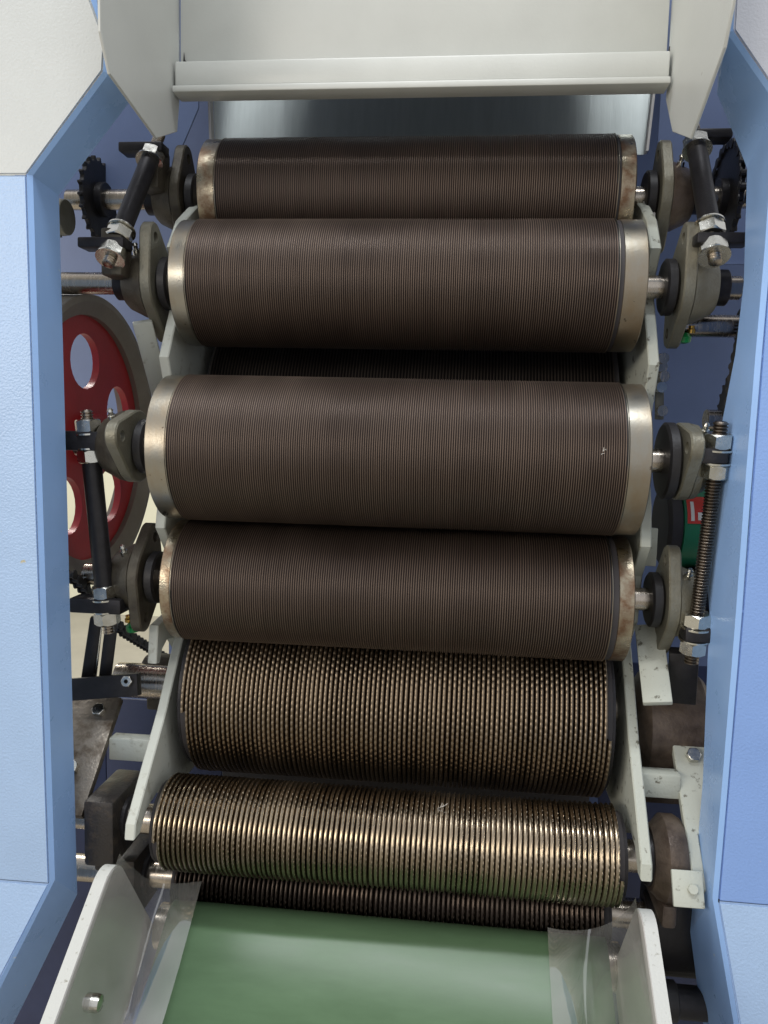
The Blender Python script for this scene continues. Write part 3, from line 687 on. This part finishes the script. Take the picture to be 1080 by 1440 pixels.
def chain(path, label):
    """roller chain along a path in one plane X = const; every link a child"""
    global _link
    path = [Vector(p) for p in path]
    t = empty('roller_chain', path[-1], label, 'chain', 'black roller chains')
    if _link is None:
        Ls = 0.0127
        bm = bmesh.new()
        def addb(x0, x1, y0, y1, z0, z1):
            r = bmesh.ops.create_cube(bm, size=1)
            for v in r['verts']: v.co = Vector(((x0+x1)/2+v.co.x*(x1-x0), (y0+y1)/2+v.co.y*(y1-y0), (z0+z1)/2+v.co.z*(z1-z0)))
        for sx in (-1, 1):
            for k in (0, 1):
                r = bmesh.ops.create_cone(bm, cap_ends=True, segments=10, radius1=0.0056, radius2=0.0056, depth=0.0014)
                for v in r['verts']: v.co = Vector((sx*0.0045+v.co.z, v.co.x, v.co.y+k*Ls))
            addb(sx*0.0045-0.00065, sx*0.0045+0.00065, -0.0034, 0.0034, 0.0, Ls)
        for k in (0,):
            r = bmesh.ops.create_cone(bm, cap_ends=True, segments=10, radius1=0.0038, radius2=0.0038, depth=0.011)
            for v in r['verts']: v.co = Vector((v.co.z, v.co.x, v.co.y+k*Ls))
        _link = from_bm(bm, 'chain_link'); _link.materials.append(MT['rubber'])
    seg = 0; pos = path[0].copy(); i = 0
    for a, b in zip(path, path[1:]):
        L_ = (b-a).length; n = max(1, round(L_/0.0127)); dr = (b-a).normalized()
        for k in range(n):
            o = bpy.data.objects.new('link', _link); link(o, t)
            o.location = a+dr*(L_*k/n)-Vector(t.location)
            o.rotation_mode = 'QUATERNION'
            q_ = Vector((0, 0, 1)).rotation_difference(dr)
            o.rotation_quaternion = q_
            o.scale = (1.12 if i % 2 else 0.92, 1, 1); i += 1
    return t
Yc = 0.145
arc_ = [(0.366, Yc+0.058*math.cos(a), 0.305+0.058*math.sin(a)) for a in [math.radians(x) for x in range(30, 200, 14)]]
chain(arc_, 'black roller chain round the sprocket at top right')
chain([(0.372, 0.04, 0.21), (0.372, 0.06, 0.16), (0.370, 0.085, 0.105), (0.368, 0.09, 0.04)], 'black roller chain hanging down at the right behind the cabinet edge')
c0, c1 = U(100, 808, 'X', -0.365), U(240, 930, 'X', -0.365)
mid_ = (c0+c1)/2+Vector((0, -0.012, -0.008))
chain([c0, mid_, c1], 'black roller chain slanting down at the lower left behind the rod')
t = empty('chain_tensioner', U(930, 585, 'X', 0.292), 'small steel chain tensioner beside the right frame above the largest roller', 'tensioner')
for i, (px, py) in enumerate(((929, 505), (927, 517), (930, 530), (926, 545), (927, 578))):
    p = U(px, py, 'X', 0.290)
    mobj('link', lathe(p-Vector((0, 0.004, 0)), (0.2, -1, 0), [(0, 0.002), (0, 0.0062), (0.007, 0.0062), (0.007, 0.0022)], 14), MT['steel'] if i != 3 else MT['zinc'], t)
mobj('strap', bar(U(928, 500, 'X', 0.293), U(927, 590, 'X', 0.293), 0.010, 0.003, (0, -1, 0)), MT['cast'], t)

# red pulley behind the left bearings
PX, PY, PZ, PR = -0.405, 0.108, 0.004, 0.176
pw = empty('drive_pulley', (PX, PY, PZ), 'red spoked pulley with grey rim behind the left bearings', 'pulley')
holes = []
for k in range(5):
    a = 2*PI*k/5+0.35
    cu, cv = PY+0.096*math.cos(a), PZ+0.096*math.sin(a)
    pts = []
    for i in range(24):
        b = 2*PI*i/24; rx, ry = 0.034*math.cos(b), 0.038*math.sin(b)
        pts.append((cu+rx*math.cos(a)-ry*math.sin(a), cv+rx*math.sin(a)+ry*math.cos(a)))
    holes.append(pts)
mobj('web', prism(circ(PY, PZ, PR-0.020, 72), PX-0.004, PX+0.005, putX, holes=holes, ch=0.0006), MT['red'], pw)
mobj('rim', lathe((PX-0.022, PY, PZ), (1, 0, 0), [(0, PR-0.024), (0, PR-0.001), (0.001, PR), (0.043, PR), (0.044, PR-0.001), (0.044, PR-0.008), (0.034, PR-0.024), (0.010, PR-0.024), (0, PR-0.024)], 96, caps=False), MT['rim'], pw)
mobj('hub', lathe((PX-0.03, PY, PZ), (1, 0, 0), [(0, 0.014), (0, 0.030), (0.002, 0.032), (0.048, 0.032), (0.050, 0.030), (0.050, 0.014)], 48), MT['red'], pw)
mobj('shaft', cyl((PX-0.06, PY, PZ), (PX+0.06, PY, PZ), 0.0135), MT['steel'], pw)

# green motor with red label
mo = empty('electric_motor', (0.36, 0.17, -0.14), 'green electric motor with a red label behind the right threaded rod', 'motor')
mx0, mr_ = 0.318, 0.052
mc_ = Vector((mx0, 0.17, -0.085))
mobj('end_cover', lathe(mc_, (1, 0, 0), [(0, 0.012), (0, mr_*0.86), (0.004, mr_*0.97), (0.016, mr_*0.97)], 56), MT['dark_in'], mo)
bd = mobj('body', lathe(mc_+Vector((0.0165, 0, 0)), (1, 0, 0), [(0, mr_*0.90), (0.001, mr_), (0.03, mr_), (0.031, mr_*0.97), (0.033, mr_*0.97), (0.034, mr_), (0.09, mr_), (0.092, mr_*0.9)], 64), MT['motor_green'], mo)
lab = []; nL = 8
def motor_patch(x0, x1, a0, a1, rr, m, name, parent):
    V = []; F = []
    for i in range(nL+1):
        a = a0+(a1-a0)*i/nL
        for x in (x0, x1): V.append((x, mc_.y+rr*math.cos(a), mc_.z+rr*math.sin(a)))
    for i in range(nL): F.append((2*i, 2*i+1, 2*i+3, 2*i+2))
    return mobj(name, pyd(V, F), m, parent)
lb = motor_patch(mx0+0.020, mx0+0.047, 2.30, 2.98, mr_+0.0008, MT['label_red'], 'label_plate', mo)
motor_patch(mx0+0.032, mx0+0.044, 2.72, 2.90, mr_+0.0012, MT['label_white'], 'print', lb)
motor_patch(mx0+0.024, mx0+0.028, 2.45, 2.92, mr_+0.0012, MT['label_white'], 'print', lb)
mobj('base', box(mx0+0.02, mx0+0.10, 0.13, 0.21, -0.150, -0.136, 0.002), MT['cast_dark'], mo)

# black shaft low at right and the cream tab
t = empty('drive_shaft', U(950, 1412, 'Y', -0.02), 'black round shaft at the lower right corner beside the cabinet', 'shaft')
p = U(950, 1408, 'Y', -0.02)
mobj('shaft', cyl((0.275, p.y, p.z), (0.45, p.y, p.z), 0.017), MT['black'], t)
mobj('collar', cyl((0.30, p.y, p.z), (0.32, p.y, p.z), 0.0205), MT['rubber'], t)
t = empty('mounting_tab', U(965, 1268, 'Y', -0.078), 'small cream metal tab beside the right feed roller housing', 'tab')
p = U(967, 1250, 'Y', -0.078)
mobj('tab', obox(p, (1, 0, 0), (0, -0.5, -0.85), (0, -0.85, 0.5), 0.030, 0.034, 0.005), MT['frame_dirty'], t)
mobj('bolt', nut_mesh(p+Vector((0.004, -0.004, 0.002)), (0, -0.85, 0.5), 0.009, 0.005, 0.0001), MT['frame_dirty'], t)

# ------------------------------------------------------------------ inclined feed conveyor
N0 = Vector((0, -0.03, -0.53)); EA = Vector((0, -0.819, -0.573)); EH = Vector((0, -0.573, 0.819))
def K(x, a, h): return Vector((x, 0, 0))+N0+EA*a+EH*h
cv = empty('feed_conveyor', K(0, 0.1, -0.06), 'green belt conveyor sloping up to the feed rollers', 'conveyor')
nr = 0.028
prof = []
for i in range(0, 15):
    a = -math.radians(150)+math.radians(150)*i/14
    prof.append((nr*math.sin(a), nr*math.cos(a)-nr))
prof += [(0.004, 0), (0.02, 0), (0.05, 0.0001), (0.12, 0.0002), (0.25, 0.0002), (0.6, 0)]
V = []; F = []
nx = 24
for (a, h) in prof:
    for i in range(nx+1):
        x = -0.245+0.49*i/nx
        V.append(K(x, a+0.0, h))
for j in range(len(prof)-1):
    for i in range(nx):
        F.append((j*(nx+1)+i, j*(nx+1)+i+1, (j+1)*(nx+1)+i+1, (j+1)*(nx+1)+i))
o = mobj('belt', pyd(V, F), MT['green'], cv, ang=60)
sm = o.modifiers.new('thick', 'SOLIDIFY'); sm.thickness = 0.002; sm.offset = 0
mobj('nose_roller', cyl(K(-0.26, 0, -nr), K(0.26, 0, -nr), nr-0.003), MT['steel'], cv)
mobj('bed', obox(K(0, 0.33, -0.012), (1, 0, 0), EA, EH, 0.48, 0.52, 0.01), MT['cast_dark'], cv)

def guard(s, xw, label, flapprof, a0):
    g = empty('feed_guard', K(s*xw, 0.1, 0), label, 'guard', 'side guards of the feed conveyor')
    H = 0.140; r = 0.03
    out = [(a0, -0.03), (a0, H-r)]+[(a0+r-r*math.cos(b), H-r+r*math.sin(b)) for b in [PI/2*i/8 for i in range(1, 9)]]+[(0.60, H), (0.60, -0.03)]
    put = lambda u, v, t: K(t, u, v)
    mobj('side_wall', prism(out, s*xw, s*(xw+0.003), put, ch=0.0006), MT['guard'], g)
    # turned rim along the top and the roller end
    V = []; F = []
    edge = [(a0, -0.03), (a0, 0.05)]+out[1:-1]
    for (a, h) in edge:
        V += [K(s*(xw+0.0005), a-0.0005, h+0.0012), K(s*(xw+0.013), a-0.0005, h+0.0012), K(s*(xw+0.013), a+0.002, h-0.002), K(s*(xw+0.0031), a+0.002, h-0.002)]
    for i in range(len(edge)-1):
        for k in range(4): F.append((i*4+k, i*4+(k+1) % 4, (i+1)*4+(k+1) % 4, (i+1)*4+k))
    F.append((0, 1, 2, 3)); m_ = len(edge)-1; F.append((m_*4+3, m_*4+2, m_*4+1, m_*4))
    bm = bmesh.new(); bm.from_mesh(pyd(V, F)); me = from_bm(bm)
    mobj('rim', me, MT['guard_worn'], g, ang=40)
    # clear plastic flap
    fp = []
    for i in range(len(flapprof)-1):
        P0 = flapprof[max(0, i-1)]; P1 = flapprof[i]; P2 = flapprof[i+1]; P3 = flapprof[min(len(flapprof)-1, i+2)]
        for q4 in range(4):
            u = q4/4
            fp.append(tuple(0.5*(2*b1+(c1-a1)*u+(2*a1-5*b1+4*c1-d1)*u*u+(-a1+3*b1-3*c1+d1)*u**3) for a1, b1, c1, d1 in zip(P0, P1, P2, P3)))
    fp.append(flapprof[-1])
    V = []; F = []
    n = len(fp); na = 90
    for j in range(na+1):
        a = a0-0.004+0.42*j/na
        for i, (x, h, da) in enumerate(fp):
            k = i/n
            wv = (0.0020*math.sin(a*33+k*3.5+s)+0.0034*math.sin(a*12+s*1.3+k))*k*(1.15-k)*2.2
            V.append(K(s*(x+wv), a+da*max(0, 1-j/26), h+0.45*wv))
    for j in range(na):
        for i in range(n-1): F.append((j*n+i, j*n+i+1, (j+1)*n+i+1, (j+1)*n+i))
    fo = mobj('plastic_flap', pyd(V, F), MT['plastic'], g, ang=80)
    for a in (0.118, 0.30, 0.47):
        mobj('rivet', lathe(K(s*(xw-0.0002), a+a0, 0.087), (-s, 0, 0), [(0, 0.0085), (0.011, 0.0085), (0.0135, 0.0075), (0.0150, 0.0045), (0.0155, 0.0012)], 24), MT['zinc'], g)
    return g
guard(-1, 0.268, 'left conveyor guard, white sheet metal with a clear plastic flap and rivet',
      [(0.2665, 0.136, 0), (0.2645, 0.116, 0), (0.262, 0.094, -0.003), (0.257, 0.070, -0.006), (0.250, 0.047, -0.012), (0.239, 0.030, -0.020), (0.226, 0.018, -0.027), (0.212, 0.012, -0.033)], 0.0)
guard(1, 0.254, 'right conveyor guard, white sheet metal with a wide curved clear plastic flap',
      [(0.2525, 0.132, 0), (0.249, 0.112, 0), (0.243, 0.088, -0.001), (0.234, 0.062, -0.003), (0.222, 0.039, -0.006), (0.208, 0.021, -0.010), (0.194, 0.010, -0.014), (0.181, 0.004, -0.018)], 0.0)

# ------------------------------------------------------------------ specks of lint
def lint(loc, label, n, size, seed):
    rnd = random.Random(seed); V = []; F = []
    for i in range(n):
        p = Vector(loc)+Vector((rnd.uniform(-1, 1), rnd.uniform(-0.3, 0.1), rnd.uniform(-1, 1)))*size*0.5
        dr = Vector((rnd.uniform(-1, 1), rnd.uniform(-0.5, 0.3), rnd.uniform(-1, 1))).normalized(); cv_ = Vector((rnd.uniform(-1, 1), 0, rnd.uniform(-1, 1)))
        w_ = 0.00022
        u, v, a = frame(dr); b0 = len(V); m_ = 6
        for k in range(m_+1):
            t_ = k/m_-0.5; c = p+dr*size*t_+cv_*size*t_*t_*1.5
            for j in range(3): V.append(c+u*w_*math.cos(2*PI*j/3)+v*w_*math.sin(2*PI*j/3))
        for k in range(m_):
            for j in range(3): F.append((b0+k*3+j, b0+k*3+(j+1) % 3, b0+(k+1)*3+(j+1) % 3, b0+(k+1)*3+j))
    me = pyd(V, F); me.transform(Matrix.Translation(-Vector(loc)))
    o = mobj('lint_tuft', me, MT['label_white']); o.location = loc
    return tag(o, label, 'lint', 'specks of lint on the rollers')
q = U(851, 635, 'Y', -0.0780); lint((q.x, -0.0785, q.z), 'tiny white lint speck on the largest carding roller near its right ring', 4, 0.004, 1)
q = U(622, 1108, 'Y', -0.035); lint((q.x, -0.036, -0.3755), 'small pale fibre wisp on top of the shiny feed roller', 5, 0.007, 5)
